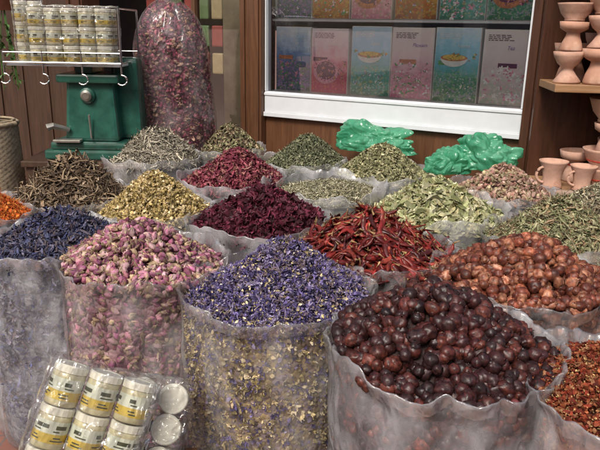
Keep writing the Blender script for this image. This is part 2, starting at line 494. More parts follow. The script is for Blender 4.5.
chil = sc_([((.19, .018, .015), (.34, .20, .09)), ((.12, .013, .012), (.30, .17, .08)), ((.26, .032, .023), (.38, .24, .1)), ((.075, .011, .011), (.30, .17, .08)), ((.29, .05, .033), (.38, .26, .12))], .68)
hib = [((.075, .012, .025), (.12, .02, .04)), ((.045, .010, .018), (.07, .012, .024)), ((.12, .018, .038), (.17, .035, .055)), ((.03, .008, .013), (.06, .016, .02))]
cham = [((.40, .29, .11), (.26, .20, .08)), ((.54, .41, .19), (.32, .24, .10)), ((.28, .21, .08), (.18, .14, .06)), ((.62, .50, .32), (.40, .31, .14))]
twg = [((.14, .095, .06), (.22, .16, .10)), ((.09, .062, .042), (.15, .105, .065)), ((.26, .19, .12), (.32, .25, .17)), ((.06, .043, .033), (.12, .085, .055))]
seedg = [((.27, .25, .15), (.35, .32, .21)), ((.19, .18, .11), (.26, .24, .15)), ((.39, .36, .25), (.45, .42, .31)), ((.13, .12, .08), (.21, .2, .12))]
bay = [((.24, .26, .12), (.36, .37, .2)), ((.32, .33, .18), (.42, .42, .26)), ((.17, .19, .08), (.28, .29, .15)), ((.42, .41, .26), (.5, .47, .32)), ((.30, .27, .13), (.38, .34, .19))]
herb = [((.14, .15, .07), (.25, .25, .13)), ((.21, .205, .11), (.31, .3, .17)), ((.09, .10, .05), (.15, .155, .08)), ((.29, .27, .16), (.37, .34, .21)), ((.22, .15, .09), (.3, .21, .12))]
petr = [((.16, .022, .04), (.22, .05, .07)), ((.10, .016, .03), (.16, .03, .05)), ((.24, .05, .075), (.32, .11, .12)), ((.07, .012, .02), (.12, .028, .035)), ((.22, .09, .08), (.28, .15, .11))]
dpet = [((.18, .018, .05), (.24, .05, .08)), ((.11, .014, .035), (.17, .03, .055)), ((.28, .06, .10), (.34, .15, .15)), ((.07, .010, .022), (.12, .022, .035)), ((.32, .19, .15), (.38, .25, .18)), ((.24, .12, .08), (.3, .18, .1))]
dkg = [((.10, .11, .06), (.17, .175, .10)), ((.065, .075, .045), (.11, .12, .065)), ((.18, .18, .11), (.25, .25, .16))]
olv = [((.18, .18, .09), (.28, .27, .15)), ((.12, .12, .06), (.2, .195, .1)), ((.27, .25, .14), (.36, .33, .2))]
pinkb = [((.28, .13, .11), (.28, .22, .14)), ((.20, .085, .075), (.22, .17, .1)), ((.40, .24, .20), (.36, .29, .2)), ((.28, .22, .13), (.34, .28, .17))]
greyt = [((.28, .25, .20), (.36, .32, .25)), ((.19, .17, .13), (.27, .24, .18)), ((.38, .34, .26), (.44, .40, .31)), ((.12, .105, .08), (.2, .175, .13))]
flak = sc_([((.24, .035, .018), (.34, .10, .04)), ((.30, .08, .03), (.36, .14, .06)), ((.16, .02, .012), (.25, .05, .02)), ((.12, .018, .01), (.21, .04, .02)), ((.30, .13, .06), (.34, .17, .09))], .72)
orng = [((.50, .10, .015), (.6, .18, .03)), ((.36, .05, .01), (.5, .1, .02)), ((.62, .22, .04), (.66, .28, .08))]

sack('sack_of_lavender_flowers', -.07, 1.79, .282, .15,
     [('flower', 3400, .021, .3, .9, lav, L0), ('flake', 3000, .012, .3, .9, lav, (0, .9)), ('flake', 1500, .009, .4, .9, cream, (.3, 1.6)), ('thread', 600, .02, .4, .5, cream, (.2, .8))],
     M_dry, (.06, .048, .11), drum=((.20, .15, .09), (.40, .30, .15), (.26, .2, .22)),
     side=[('flower', 2400, .020, .3, .4, lav[:2] + cream, (-.2, .1)), ('flake', 9000, .012, .4, .4, sc_(cream, .8) + cream + [lav[1], lav[3]] + twg, (-.3, .2))], hi=True, seed=3)
sack('sack_of_dried_limes', .362, 1.437, .272, .145,
     [('berry', 980, .034, .22, 2, limes, (-.3, .75))], M_berry, (.02, .008, .008), drum=((.05, .022, .025), (.09, .04, .042), (.13, .07, .07)),
     side=[('berry_s', 1700, .034, .15, 2, sc_(limes, 2.0), (-.42, -.12))], hi=True, seed=6, film=M_film_g, p=1.6)
sack('sack_of_rosebuds', -.515, 2.02, .268, .145,
     [('bud', 2500, .030, .28, .9, rose, (-.25, .7)), ('petal', 900, .018, .3, .8, rose, (0, .8))], M_bud, (.10, .035, .055), drum=((.12, .04, .07), (.28, .13, .16), (.40, .26, .27)),
     side=[('bud', 3200, .030, .2, .4, rose, (-.3, .0))], hi=True, seed=8, p=1.5)
sack('sack_of_cornflower_petals', -.90, 2.20, .25, .115,
     [('strip', 5200, .034, .3, .5, cornf, (-.1, .4)), ('petal', 2200, .018, .3, .8, cornf, (0, .6)), ('thread', 400, .03, .3, .5, twg, (0, .5))], M_dry, (.03, .03, .06),
     drum=((.08, .09, .13), (.18, .19, .24), (.28, .28, .31)), hi=True, seed=9, film=M_film_g,
     side=[('strip', 4500, .034, .3, .3, sc_(cornf, 1.8), (-.3, .0)), ('petal', 2500, .02, .3, .4, sc_(cornf, 2.2), (-.3, .0))])
sack('sack_of_dried_chilies', .285, 2.17, .262, .125,
     [('chili', 620, .105, .28, .22, chil, (-.05, .28)), ('flake', 900, .016, .4, .7, chil, (0, .5))], M_chili, (.045, .01, .01), hi=True, seed=12, p=1.6)
sack('sack_of_soap_nuts', .70, 1.92, .275, .135,
     [('berry', 1080, .034, .25, 2, soap, (-.3, .75))], M_berry2, (.05, .018, .012), drum=((.1, .04, .025), (.18, .08, .05), (.26, .13, .08)), hi=True, seed=14, p=1.6,
     side=[('berry_s', 1300, .034, .15, 2, soap, (-.42, -.15))])
sack('sack_of_chili_flakes', .785, 1.25, .27, .10,
     [('flake', 9000, .012, .4, .8, flak, (-.1, 1.0)), ('grain', 2000, .005, .2, 1, [((.42, .28, .13), (.34, .2, .08))], (.4, 2.2))], M_dry, (.10, .025, .012),
     hi=True, seed=15, film=M_film_g, drum=((.2, .06, .04), (.32, .11, .06), (.42, .2, .1)), side=[('flake', 7000, .012, .4, .4, flak, (-.2, .3))])
sack('sack_of_hibiscus_flowers', -.17, 2.52, .275, .13,
     [('petal', 2200, .038, .3, .9, hib, (-.2, .5)), ('flower', 600, .036, .3, .9, hib, (-.1, .5))], M_bud, (.03, .008, .012), seed=17, p=1.6)
sack('sack_of_chamomile', -.63, 2.645, .248, .18,
     [('flower', 2200, .020, .3, .9, cham, L0), ('berry_s', 900, .014, .25, 1, cham, (0, .9)), ('flake', 1500, .014, .3, .9, cham, (0, .9))], M_dry, (.20, .15, .06), seed=19)
sack('sack_of_dried_roots', -1.03, 2.85, .25, .165,
     [('twig', 1500, .10, .35, .32, twg, (-.02, .3)), ('strip', 700, .07, .3, .4, twg, (0, .3))], M_dry, (.07, .05, .035), seed=21, p=1.6)
sack('sack_of_cumin_seeds', .12, 3.04, .295, .085,
     [('strip', 5200, .020, .3, .5, seedg, (-.1, .6)), ('flake', 3000, .010, .3, 1, seedg, (0, .9))], M_dry, (.14, .135, .08), seed=23, rise=.055)
sack('sack_of_bay_leaves', .592, 2.68, .282, .15,
     [('leaf', 2100, .052, .25, .5, bay, (-.1, .35)), ('leaf', 900, .03, .3, .6, bay, (.1, .7))], M_bud, (.12, .13, .06), seed=25, rise=.045, p=1.5)
sack('sack_of_dried_thyme', .97, 2.34, .255, .18,
     [('leaf', 3600, .026, .3, .6, herb, (-.1, .5)), ('strip', 2200, .03, .3, .5, herb, (0, .5)), ('thread', 500, .05, .3, .4, twg, (0, .4))], M_dry, (.07, .08, .035), seed=27)
sack('sack_of_red_petals', -.353, 3.25, .268, .145,
     [('petal', 2400, .028, .3, .8, petr, (-.2, .5)), ('strip', 1200, .04, .3, .5, petr, (0, .4))], M_bud, (.05, .01, .015), seed=29, p=1.6)
sack('sack_of_grey_sage', -.884, 3.78, .27, .175,
     [('strip', 3200, .045, .3, .5, greyt, (-.1, .4)), ('twig', 500, .08, .3, .4, greyt, (0, .3))], M_dry, (.12, .11, .09), seed=31, p=1.6)
sack('sack_of_dark_green_tea', .01, 3.72, .25, .165,
     [('strip', 3000, .026, .3, .5, dkg, (-.1, .5)), ('flake', 4500, .016, .3, .8, dkg, (0, .6))], M_dry, (.05, .06, .03), seed=33, p=1.6)
sack('sack_of_olive_herbs', .465, 3.46, .28, .165,
     [('leaf', 3200, .024, .3, .7, olv, (-.1, .5)), ('flake', 2500, .016, .3, .8, olv, (0, .6))], M_dry, (.08, .085, .04), seed=35, p=1.6)
sack('sack_of_pink_blossoms', .95, 3.04, .255, .145,
     [('bud', 1200, .028, .3, .8, pinkb, (-.2, .6)), ('petal', 1000, .022, .3, .8, pinkb, (0, .5))], M_bud, (.11, .06, .05), seed=37, p=1.6)
sack('sack_of_dried_mint', -.47, 4.12, .22, .165,
     [('leaf', 2400, .026, .3, .7, olv + twg, (-.1, .5))], M_dry, (.09, .08, .045), seed=39, p=1.6)
sack('sack_of_safflower', -1.34, 2.56, .22, .12,
     [('thread', 3000, .03, .3, .6, orng, (-.1, .5)), ('flake', 2500, .014, .3, .8, orng, (0, .6))], M_dry, (.3, .06, .01), seed=41)
sack('sack_of_fennel_seeds', 1.30, 2.76, .26, .155,
     [('strip', 4200, .022, .3, .6, seedg + twg, (-.1, .5)), ('flake', 2500, .012, .3, 1, seedg, (0, .9))], M_dry, (.13, .11, .07), seed=43, p=1.6)

# ---- tall closed bag of rose petals
e = empty('tall_bag_of_rose_petals', (-.82, 4.28, 0.0))
TH = 1.66
def tall_prof(q):
    return 0.245 * (0.90 + 0.10 * math.sin(min(1, q * 1.1) * math.pi)) * (1 if q < 0.78 else max(0.10, math.sqrt(max(0.01, 1 - ((q - 0.78) / 0.225) ** 2.4))))
def tall_off(q): return -.07 * max(0, q - .5)
nz = 60; na = 130; vs = []; fs = []
for j in range(nz + 1):
    q = j / nz; z = q * TH
    for i in range(na):
        a = 2 * math.pi * i / na; d = Vector((math.cos(a), math.sin(a), 0)); p3 = d * .3 + Vector((0, 0, z * .7))
        r = tall_prof(q) + abs(noise.noise(p3 * 6)) * .022 + abs(noise.noise(p3 * 15)) * .008 + .003
        vs.append((r * d.x + tall_off(q), r * d.y, z))
for j in range(nz):
    for i in range(na):
        k = (i + 1) % na; fs.append((j * na + i, j * na + k, (j + 1) * na + k, (j + 1) * na + i))
fs.append(tuple(nz * na + i for i in range(na)))
tb = MB(); tb.add((vs, fs), 0, None, True)
tb.add(tube([(tall_off(1), 0, TH - .01), (tall_off(1) + .02, -.02, TH + .05), (tall_off(1) + .05, -.03, TH + .09)], [.03, .018, .04], 10), 0, None, True)
tb.build('plastic_bag', [mat_film('tight_plastic_film', (.85, .8, .82), 0.02, .12, .34, .18, g0=.02)], e)
V_, F_ = lathe([(tall_prof(q / 20) * 0.92, q / 20 * (TH - .03)) for q in range(21)], 48)
V_ = [(x + tall_off(z / TH), y, z) for x, y, z in V_]; F_.append(tuple(20 * 48 + i for i in range(48)))
tb = MB(); tb.add((V_, F_), 0, None, True)
tb.build('filling', [mat_drum('petal_body', (.05, .010, .022), (.13, .025, .05), (.2, .06, .08), 50)], e)
def tpos(n):
    q = RNG.uniform(.35, .995, n); a = RNG.uniform(0, 6.283, n); rr = np.array([tall_prof(x) for x in q]) * 0.945
    return np.stack([rr * np.cos(a) + np.array([tall_off(x) for x in q]), rr * np.sin(a), q * (TH - .02)], 1), np.stack([np.cos(a), np.sin(a), np.zeros(n)], 1)
scatter('petals', [('petal', 3600, .030, .3, .4, dpet, (-.2, .1)), ('bud', 1500, .032, .3, .5, dpet, (-.3, .1))], tpos, M_bud, e)

# ------------------------------------------------------------------ ground
m, t, b = nt('street_paving')
v = coords(t)
br = N(t, 'ShaderNodeTexBrick', Scale=2.5); br.inputs['Color1'].default_value = (.24, .12, .08, 1); br.inputs['Color2'].default_value = (.18, .09, .06, 1)
br.inputs['Mortar'].default_value = (.12, .10, .085, 1); br.inputs['Mortar Size'].default_value = .012
t.links.new(v, br.inputs['Vector'])
nn = N(t, 'ShaderNodeTexNoise', Scale=6.0, Detail=8.0); t.links.new(v, nn.inputs['Vector'])
mx = N(t, 'ShaderNodeMix', data_type='RGBA', blend_type='MULTIPLY'); mx.inputs[0].default_value = .7
t.links.new(br.outputs['Color'], mx.inputs[6]); t.links.new(nn.outputs['Color'], mx.inputs[7])
mx2 = N(t, 'ShaderNodeMix', data_type='RGBA', blend_type='ADD'); mx2.inputs[0].default_value = .35
t.links.new(mx.outputs[2], mx2.inputs[6]); t.links.new(br.outputs['Color'], mx2.inputs[7])
t.links.new(mx2.outputs[2], b.inputs['Base Color']); b.inputs['Roughness'].default_value = .8
g = MB(); g.add(([(-400, -400, 0), (400, -400, 0), (400, 400, 0), (-400, 400, 0)], [(0, 1, 2, 3)])); g.build('ground', [m])

# ------------------------------------------------------------------ unseen building across the street, added for window reflection and warm bounce light
ob = empty('unseen_bounce_building', (0, -9.5, 0))
pl_w = mat_simple('cream_plaster', (.62, .57, .48), .85, 0, .12, 1.5, .2)
pl_d = mat_simple('dark_window', (.06, .07, .08), .15, 0, .2, 3, 0)
k = MB(); k.add(box(-16, 16, -4, 0, 0, 6.2, .02)); k.add(box(-16.1, 16.1, -.0, .12, 2.9, 3.1, .01)); k.add(box(-16.1, 16.1, .002, .22, 6.0, 6.3, .01)); k.build('walls', [pl_w], ob)
k = MB(); kf = MB()
for i in range(10):
    x = -14 + i * 3.1
    k.add(box(x, x + 1.2, .004, .03, 3.8, 5.2, .003)); kf.add(box(x - .1, x + 1.3, .004, .14, 3.65, 3.78, .004))
    k.add(box(x - .4, x + 1.6, .004, .03, .1, 2.5, .003)); kf.add(box(x - .5, x + 1.7, .004, .16, 2.52, 2.68, .004))
k.build('windows', [pl_d], ob); kf.build('sills', [mat_simple('pale_stone', (.55, .5, .42), .8)], ob)

# ------------------------------------------------------------------ shop front, in the frame of the facade
AX, AY = -.25, 4.60
ANG = math.atan2(-.85, 1.53)
W = 1.75
wood_d = mat_wood('dark_varnished_wood', (.035, .014, .008), (.095, .038, .02), .35)
wood_m = mat_wood('brown_wood', (.07, .03, .015), (.15, .068, .032), .4)
wood_p = mat_wood('old_panel_wood', (.03, .016, .010), (.075, .038, .022), .5)
wood_h = mat_wood('shelf_wood', (.22, .11, .05), (.42, .25, .13), .45, vertical=False)
white_p = mat_simple('white_painted_metal', (.64, .67, .70), .35, 0, .06, 8, .1)
plaster = mat_simple('dark_plaster', (.05, .038, .03), .85, 0, .3, 6, .3)
m, t, b = nt('window_glass'); t.nodes.remove(b)
tr = N(t, 'ShaderNodeBsdfTransparent', Color=(.97, .98, .98, 1)); gl = N(t, 'ShaderNodeBsdfGlossy', Color=(1, 1, 1, 1), Roughness=.02)
lw = N(t, 'ShaderNodeFresnel', IOR=1.5); ml = N(t, 'ShaderNodeMath', operation='MULTIPLY_ADD'); ml.inputs[1].default_value = 1.7; ml.inputs[2].default_value = .10
t.links.new(lw.outputs[0], ml.inputs[0]); ms = N(t, 'ShaderNodeMixShader')
t.links.new(ml.outputs[0], ms.inputs[0]); t.links.new(tr.outputs[0], ms.inputs[1]); t.links.new(gl.outputs[0], ms.inputs[2])
t.links.new(ms.outputs[0], t.nodes['Material Output'].inputs['Surface'])
glass = m
def pane(x0, x1, y, z0, z1): return [(x0, y, z0), (x1, y, z0), (x1, y, z1), (x0, y, z1)], [(0, 1, 2, 3)]

def fe(name): return empty(name, (AX, AY, 0), ANG)
sw = fe('shop_window')
b_ = MB(); b_.add(box(0, W, -.03, .05, .93, 1.075, .006)); b_.add(box(0, W, -.045, -.033, .905, .935, .003)); b_.add(box(0, W, -.036, -.031, 1.05, 1.066, .002))
b_.add(box(0, W, -.03, .05, 2.45, 2.55, .006)); b_.add(box(.001, .010, -.028, .045, 1.077, 2.448, .003)); b_.add(box(W - .014, W - .001, -.028, .045, 1.077, 2.448, .003)); b_.build('white_frame_rails', [white_p], sw)
b_ = MB(); b_.add(pane(.010, W - .014, .003, 1.077, 2.448)); b_.build('glass_pane', [glass], sw)
b_ = MB(); b_.add(box(0, W, -.01, .04, .0, .90, .004)); b_.build('lower_panel', [wood_m], sw)
b_ = MB(); b_.add(box(.0, W, .055, .36, 1.05, 1.078, .003)); b_.add(box(0, W, .07, .36, 1.545, 1.56, .002)); b_.add(box(0, W, .07, .36, 2.02, 2.035, .002))
b_.build('display_shelves', [white_p], sw)
b_ = MB(); b_.add(box(-.02, W + .02, .37, .40, 0, 2.6, 0)); b_.build('back_panel', [mat_simple('display_back', (.45, .48, .5), .8)], sw)
def post(x0, x1, mat, extra=()):
    b_ = MB(); b_.add(box(x0, x1, -.07, .12, 0, 2.7, .008)); w = x1 - x0
    b_.add(box(x0 + .015, x0 + .05, -.085, -.072, 0, 2.7, .004)); b_.add(box(x1 - .05, x1 - .015, -.085, -.072, 0, 2.7, .004))
    for ex in extra: b_.add(ex)
    o = b_.build('wooden_post', [mat]); o.location = (AX, AY, 0); o.rotation_euler = (0, 0, ANG)
post(-.18, -.003, wood_m)
post(W + .003, W + .19, wood_d)
post(-1.86, -1.68, wood_d)
b_ = MB(); b_.add(box(-3.2, W + 2.0, -.12, .5, 2.72, 3.4, .01))
fa = b_.build('fascia_board', [wood_d]); fa.location = (AX, AY, 0); fa.rotation_euler = (0, 0, ANG)

# printed gift boxes behind the glass
def mat_print(name, stops, nscale, flecks, fl_lo=.0, fl_hi=.5):
    m, t, b = nt(name)
    tc = N(t, 'ShaderNodeTexCoord'); sep = N(t, 'ShaderNodeSeparateXYZ'); t.links.new(tc.outputs['Generated'], sep.inputs[0])
    n = N(t, 'ShaderNodeTexNoise', Scale=nscale, Detail=6.0, Roughness=.75); t.links.new(tc.outputs['Object'], n.inputs['Vector'])
    a = N(t, 'ShaderNodeMath', operation='MULTIPLY_ADD'); a.inputs[1].default_value = .9
    t.links.new(n.outputs['Fac'], a.inputs[0]); t.links.new(sep.outputs[2], a.inputs[2])
    s = N(t, 'ShaderNodeMath', operation='SUBTRACT'); s.inputs[1].default_value = .45; t.links.new(a.outputs[0], s.inputs[0])
    r = ramp(t, stops); t.links.new(s.outputs[0], r.inputs['Fac'])
    vo = N(t, 'ShaderNodeTexVoronoi', Scale=nscale * 11); t.links.new(tc.outputs['Object'], vo.inputs['Vector'])
    rc = ramp(t, [(0, flecks[0]), (.4, flecks[1]), (.75, flecks[2])], 'CONSTANT'); sp = N(t, 'ShaderNodeSeparateColor'); t.links.new(vo.outputs['Color'], sp.inputs[0]); t.links.new(sp.outputs[0], rc.inputs['Fac'])
    rm = ramp(t, [(max(0, fl_lo - .02), (0, 0, 0)), (fl_lo + .02, (.6, .6, .6)), (fl_hi - .1, (.45, .45, .45)), (fl_hi + .05, (0, 0, 0))]); t.links.new(s.outputs[0], rm.inputs['Fac'])
    rg = N(t, 'ShaderNodeMath', operation='GREATER_THAN'); rg.inputs[1].default_value = .45; t.links.new(sp.outputs[1], rg.inputs[0])
    mu = N(t, 'ShaderNodeMath', operation='MULTIPLY'); t.links.new(rg.outputs[0], mu.inputs[0]); t.links.new(rm.outputs['Color'], mu.inputs[1])
    mx = N(t, 'ShaderNodeMix', data_type='RGBA'); t.links.new(mu.outputs[0], mx.inputs[0]); t.links.new(r.outputs['Color'], mx.inputs[6]); t.links.new(rc.outputs['Color'], mx.inputs[7])
    t.links.new(mx.outputs[2], b.inputs['Base Color']); b.inputs['Roughness'].default_value = .3
    return m
P_dark = mat_print('purple_field_print', [(0, (.06, .12, .10)), (.35, (.14, .20, .30)), (.6, (.16, .30, .55)), (.8, (.50, .66, .82)), (1, (.74, .84, .9))], 9, ((.36, .24, .6), (.55, .3, .6), (.10, .28, .15)), .02, .45)
P_red = mat_print('saffron_print', [(0, (.45, .05, .12)), (.3, (.62, .08, .18)), (.5, (.74, .28, .38)), (.72, (.82, .62, .68)), (1, (.86, .80, .82))], 11, ((.5, .02, .06), (.7, .2, .12), (.35, .02, .07)), .02, .5)
P_bowl = mat_print('bowl_print', [(0, (.06, .22, .16)), (.3, (.12, .46, .42)), (.5, (.22, .56, .66)), (.75, (.36, .66, .88)), (1, (.55, .76, .9))], 9, ((.1, .38, .2), (.5, .72, .7), (.7, .55, .2)), .02, .4)
P_pink = mat_print('pink_blossom_print', [(0, (.52, .18, .28)), (.35, (.76, .42, .50)), (.6, (.84, .66, .68)), (1, (.86, .80, .76))], 8, ((.78, .32, .46), (.85, .6, .62), (.3, .45, .22)), .02, .42)
P_teal = mat_print('teal_lake_print', [(0, (.05, .18, .10)), (.3, (.10, .36, .26)), (.5, (.14, .48, .58)), (.75, (.34, .66, .84)), (1, (.66, .82, .9))], 10, ((.6, .5, .65), (.16, .4, .2), (.45, .6, .3)), .02, .45)
P_white = mat_print('white_flower_print', [(0, (.42, .46, .38)), (.4, (.74, .64, .66)), (1, (.88, .82, .80))], 7, ((.85, .5, .6), (.5, .65, .45), (.8, .78, .7)), .02, .5)
P_yel = mat_print('yellow_header_print', [(0, (.3, .12, .03)), (.4, (.72, .38, .10)), (.7, (.8, .62, .3)), (1, (.84, .78, .55))], 9, ((.8, .5, .1), (.65, .15, .05), (.3, .4, .1)), .02, .5)
ink_w = mat_simple('white_ink', (.82, .82, .8), .4, bump=0)
ink_d = mat_simple('dark_ink', (.14, .04, .10), .4, bump=0)
ink_y = mat_simple('yellow_ink', (.76, .52, .12), .4, var=.4, nscale=90, bump=0)
ink_b = mat_simple('bowl_ink', (.55, .22, .10), .4, var=.4, nscale=60, bump=0)
ink_g = mat_simple('leaf_ink', (.14, .34, .14), .4, var=.5, nscale=90, bump=0)
ink_p = mat_simple('petal_ink', (.70, .30, .42), .4, var=.4, nscale=90, bump=0)
ink_v = mat_simple('violet_ink', (.34, .24, .55), .4, var=.4, nscale=90, bump=0)
INK = [ink_w, ink_b, ink_y, ink_d, ink_g, ink_p, ink_v]
card = mat_simple('white_card', (.78, .77, .75), .5, bump=0)
Mw = Matrix.Translation((AX, AY, 0)) @ Matrix.Rotation(ANG, 4, 'Z')
seq = [P_dark, P_red, P_bowl, P_pink, P_teal, P_white]
kinds = [1, 2, 0, 1, 0, 1]
inks1 = {0: [6, 5, 4], 3: [5, 5, 0, 4], 5: [0, 5, 0]}
seq2 = [P_dark, P_yel, P_pink, P_yel, P_bowl, P_teal]
def ellipse(cx, cz, rx, rz, y, n=28, half=False, rot=0.):
    vs = []
    for i in range(n):
        a = (math.pi * i / (n - 1) + math.pi) if half else 2 * math.pi * i / n
        u, v_ = rx * math.cos(a), rz * math.sin(a)
        vs.append((cx + u * math.cos(rot) - v_ * math.sin(rot), y, cz + u * math.sin(rot) + v_ * math.cos(rot)))
    return vs, [tuple(range(n))]
words = ['Tea', 'Saffron', 'Spice', 'Flowers', 'Herbs', 'Tea']
for row, (z0, z1, sq) in enumerate([(1.08, 1.525, seq), (1.562, 2.005, seq2)]):
    for i in range(6):
        w = .276; x0 = .025 + i * .288; d = .06 + random.uniform(0, .03)
        o = empty('printed_tea_box'); o.matrix_world = Mw @ Matrix.Translation((x0, d, z0)) @ Matrix.Rotation(random.uniform(-.04, .04), 4, 'Z')
        H = (z1 - z0) * random.uniform(.95, .995)
        k = MB(); k.add(box(0, w, .002, .09, 0, H, .003)); k.build('carton', [card], o)
        k = MB(); k.add(box(.004, w - .004, -.001, .0015, .004, H - .004, 0)); k.build('front_print', [sq[i]], o)
        k = MB(); kind = kinds[i] if row == 0 else (i % 3); yy = -.0032
        def fl(n, zlo, zhi, inks, s0=.006, s1=.016):
            global yy
            for _ in range(n):
                yy -= .00001
                s = random.uniform(s0, s1); cx = random.uniform(.08, .92) * w; cz = random.uniform(zlo, zhi) * H
                for p_ in range(random.choice((1, 4, 5))):
                    a = p_ * 1.3 + random.random() * .3
                    k.add(ellipse(cx + math.cos(a) * s * .7, cz + math.sin(a) * s * .7, s * .8, s * .42, yy - p_ * .000002, 9, rot=a), random.choice(inks))
        # horizontal photo strip with secondary picture + side panel
        sx0 = random.uniform(.05, .5) * w
        k.add(([(sx0, yy, H * .50), (min(w * .97, sx0 + .11), yy, H * .50), (min(w * .97, sx0 + .11), yy, H * .56), (sx0, yy, H * .56)], [(0, 1, 2, 3)]), random.choice((1, 3, 4))); yy -= .0002
        if kind == 0:
            fl(30, .05, .38, [4, 4, 0, 6], .003, .010)
            cxb = w * random.uniform(.42, .58)
            k.add(ellipse(cxb, H * .60, w * .30, H * .12, yy - .0002, half=True), 0); k.add(ellipse(cxb, H * .60, w * .30, H * .045, yy - .0004), 1)
            k.add(ellipse(cxb, H * .61, w * .25, H * .033, yy - .0006), 2); yy -= .0008; fl(14, .56, .66, [4, 1, 2], .003, .010)
        elif kind == 1:
            fl(60, .04, .5, inks1.get(i, [5, 0, 4]), .004, .015)
        else:
            k.add(ellipse(w * .42, H * .34, w * .34, H * .19, yy), 1 if row else 5); yy -= .0003
            k.add(ellipse(w * .42, H * .36, w * .27, H * .14, yy), 3); yy -= .0003
            fl(60, .20, .52, [1, 3, 5], .003, .012)
        for ln in range(4):
            zz = H * (.92 - ln * .022); xx = w * .1
            while xx < w * .55:
                l = random.uniform(.01, .03); k.add(([(xx, -.0034, zz), (xx + l, -.0034, zz), (xx + l, -.0034, zz + .004), (xx, -.0034, zz + .004)], [(0, 1, 2, 3)]), 3 if i % 2 else 0); xx += l + .006
        k.build('print_motifs', INK, o)
        cu = bpy.data.curves.new('title', 'FONT'); cu.body = words[(i + row * 2) % 6]; cu.size = .03; cu.align_x = 'LEFT'; cu.shear = .3
        cu.materials.append(ink_v if i in (3, 5) else ink_w)
        to = bpy.data.objects.new('title', cu); COL.objects.link(to); to.parent = o; to.location = (w * .5, -.0068, H * .74); to.rotation_euler = (math.pi / 2, 0, 0)

# ---- left part of the shop front
dr = fe('shop_door')
k = MB(); k.add(box(-.62, -.585, -.04, .02, 0, 2.5, .005)); k.add(box(-.62, -.19, -.04, .02, 2.4, 2.5, .005)); k.add(box(-.62, -.19, -.04, .02, 0, .35, .005)); k.build('door_frame', [wood_m], dr)
k = MB(); k.add(pane(-.584, -.19, -.01, .352, 2.398)); k.build('door_glass', [glass], dr)
k = MB(); k.add(box(-.57, -.2, .28, .30, 0, 2.6, 0)); k.build('curtain', [mat_simple('beige_curtain', (.42, .36, .22), .8, 0, .35, 5, .3, .02)], dr)
iw = fe('interior_wall')
k = MB(); k.add(box(-3.2, -.62, .9, 1.0, 0, 2.72, 0)); k.add(box(-3.2, -.62, -.0, .9, 2.6, 2.72, 0)); k.build('dark_wall', [plaster], iw)
wp = fe('wooden_wall_panel')
k = MB(); k.add(box(-3.2, -1.862, 0, .06, 0, 2.7, .004))
for i in range(4): k.add(box(-3.1 + i * .32, -2.86 + i * .32, -.014, -.003, .1, 2.6, .006))
k.build('panelling', [wood_p], wp)
pk = fe('hanging_packet_rack')
k = MB(); random.seed(3)
for i in range(7):
    for j in range(5):
        x = -1.62 + i * .14; z = 1.12 + j * .22
        k.add(box(x, x + .11, .6, .63, z, z + .17, .012), random.choice((0, 1, 2)))
k.add(tube([(-1.65, .66, .9), (-1.65, .66, 2.3)], .012), 3); k.add(tube([(-.66, .66, .9), (-.66, .66, 2.3)], .012), 3)
k.build('packets', [mat_simple('packet_tan', (.30, .24, .13), .4), mat_simple('packet_green', (.10, .16, .07), .4), mat_simple('packet_red', (.22, .05, .04), .4), plaster], pk)
hp = empty('hanging_plant', (-1.93, 4.35, 1.30))
k = MB()
for s in range(7):
    a = random.uniform(-1, 1); pts = [(0, 0, .35), (.03 * a, -.03, .2), (.07 * a, -.05, 0), (.08 * a, -.05, -.12 - .1 * random.random())]
    k.add(tube(pts, .003, 4), 0)
    for q in range(9):
        u = random.random(); p0 = Vector(pts[1]).lerp(Vector(pts[3]), u)
        M_ = Matrix.Translation(p0) @ Matrix.Rotation(random.random() * 6, 4, 'Z') @ Matrix.Rotation(random.uniform(-1, 1), 4, 'Y')
        k.add(([(0, 0, 0), (.02, .012, .004), (.045, 0, 0), (.02, -.012, .004)], [(0, 1, 2, 3)]), 0, M_)
k.build('vines', [mat_simple('leaf_green', (.06, .13, .03), .5, 0, .3, 30, 0)], hp)
k = MB(); k.add(lathe([(0, 0), (.05, 0), (.075, .1), (.08, .1), (.07, .09), (0, .085)], 24), 0, Matrix.Translation((0, 0, .28)), True); k.build('pot', [mat_simple('clay_pot', (.35, .14, .08), .8)], hp)

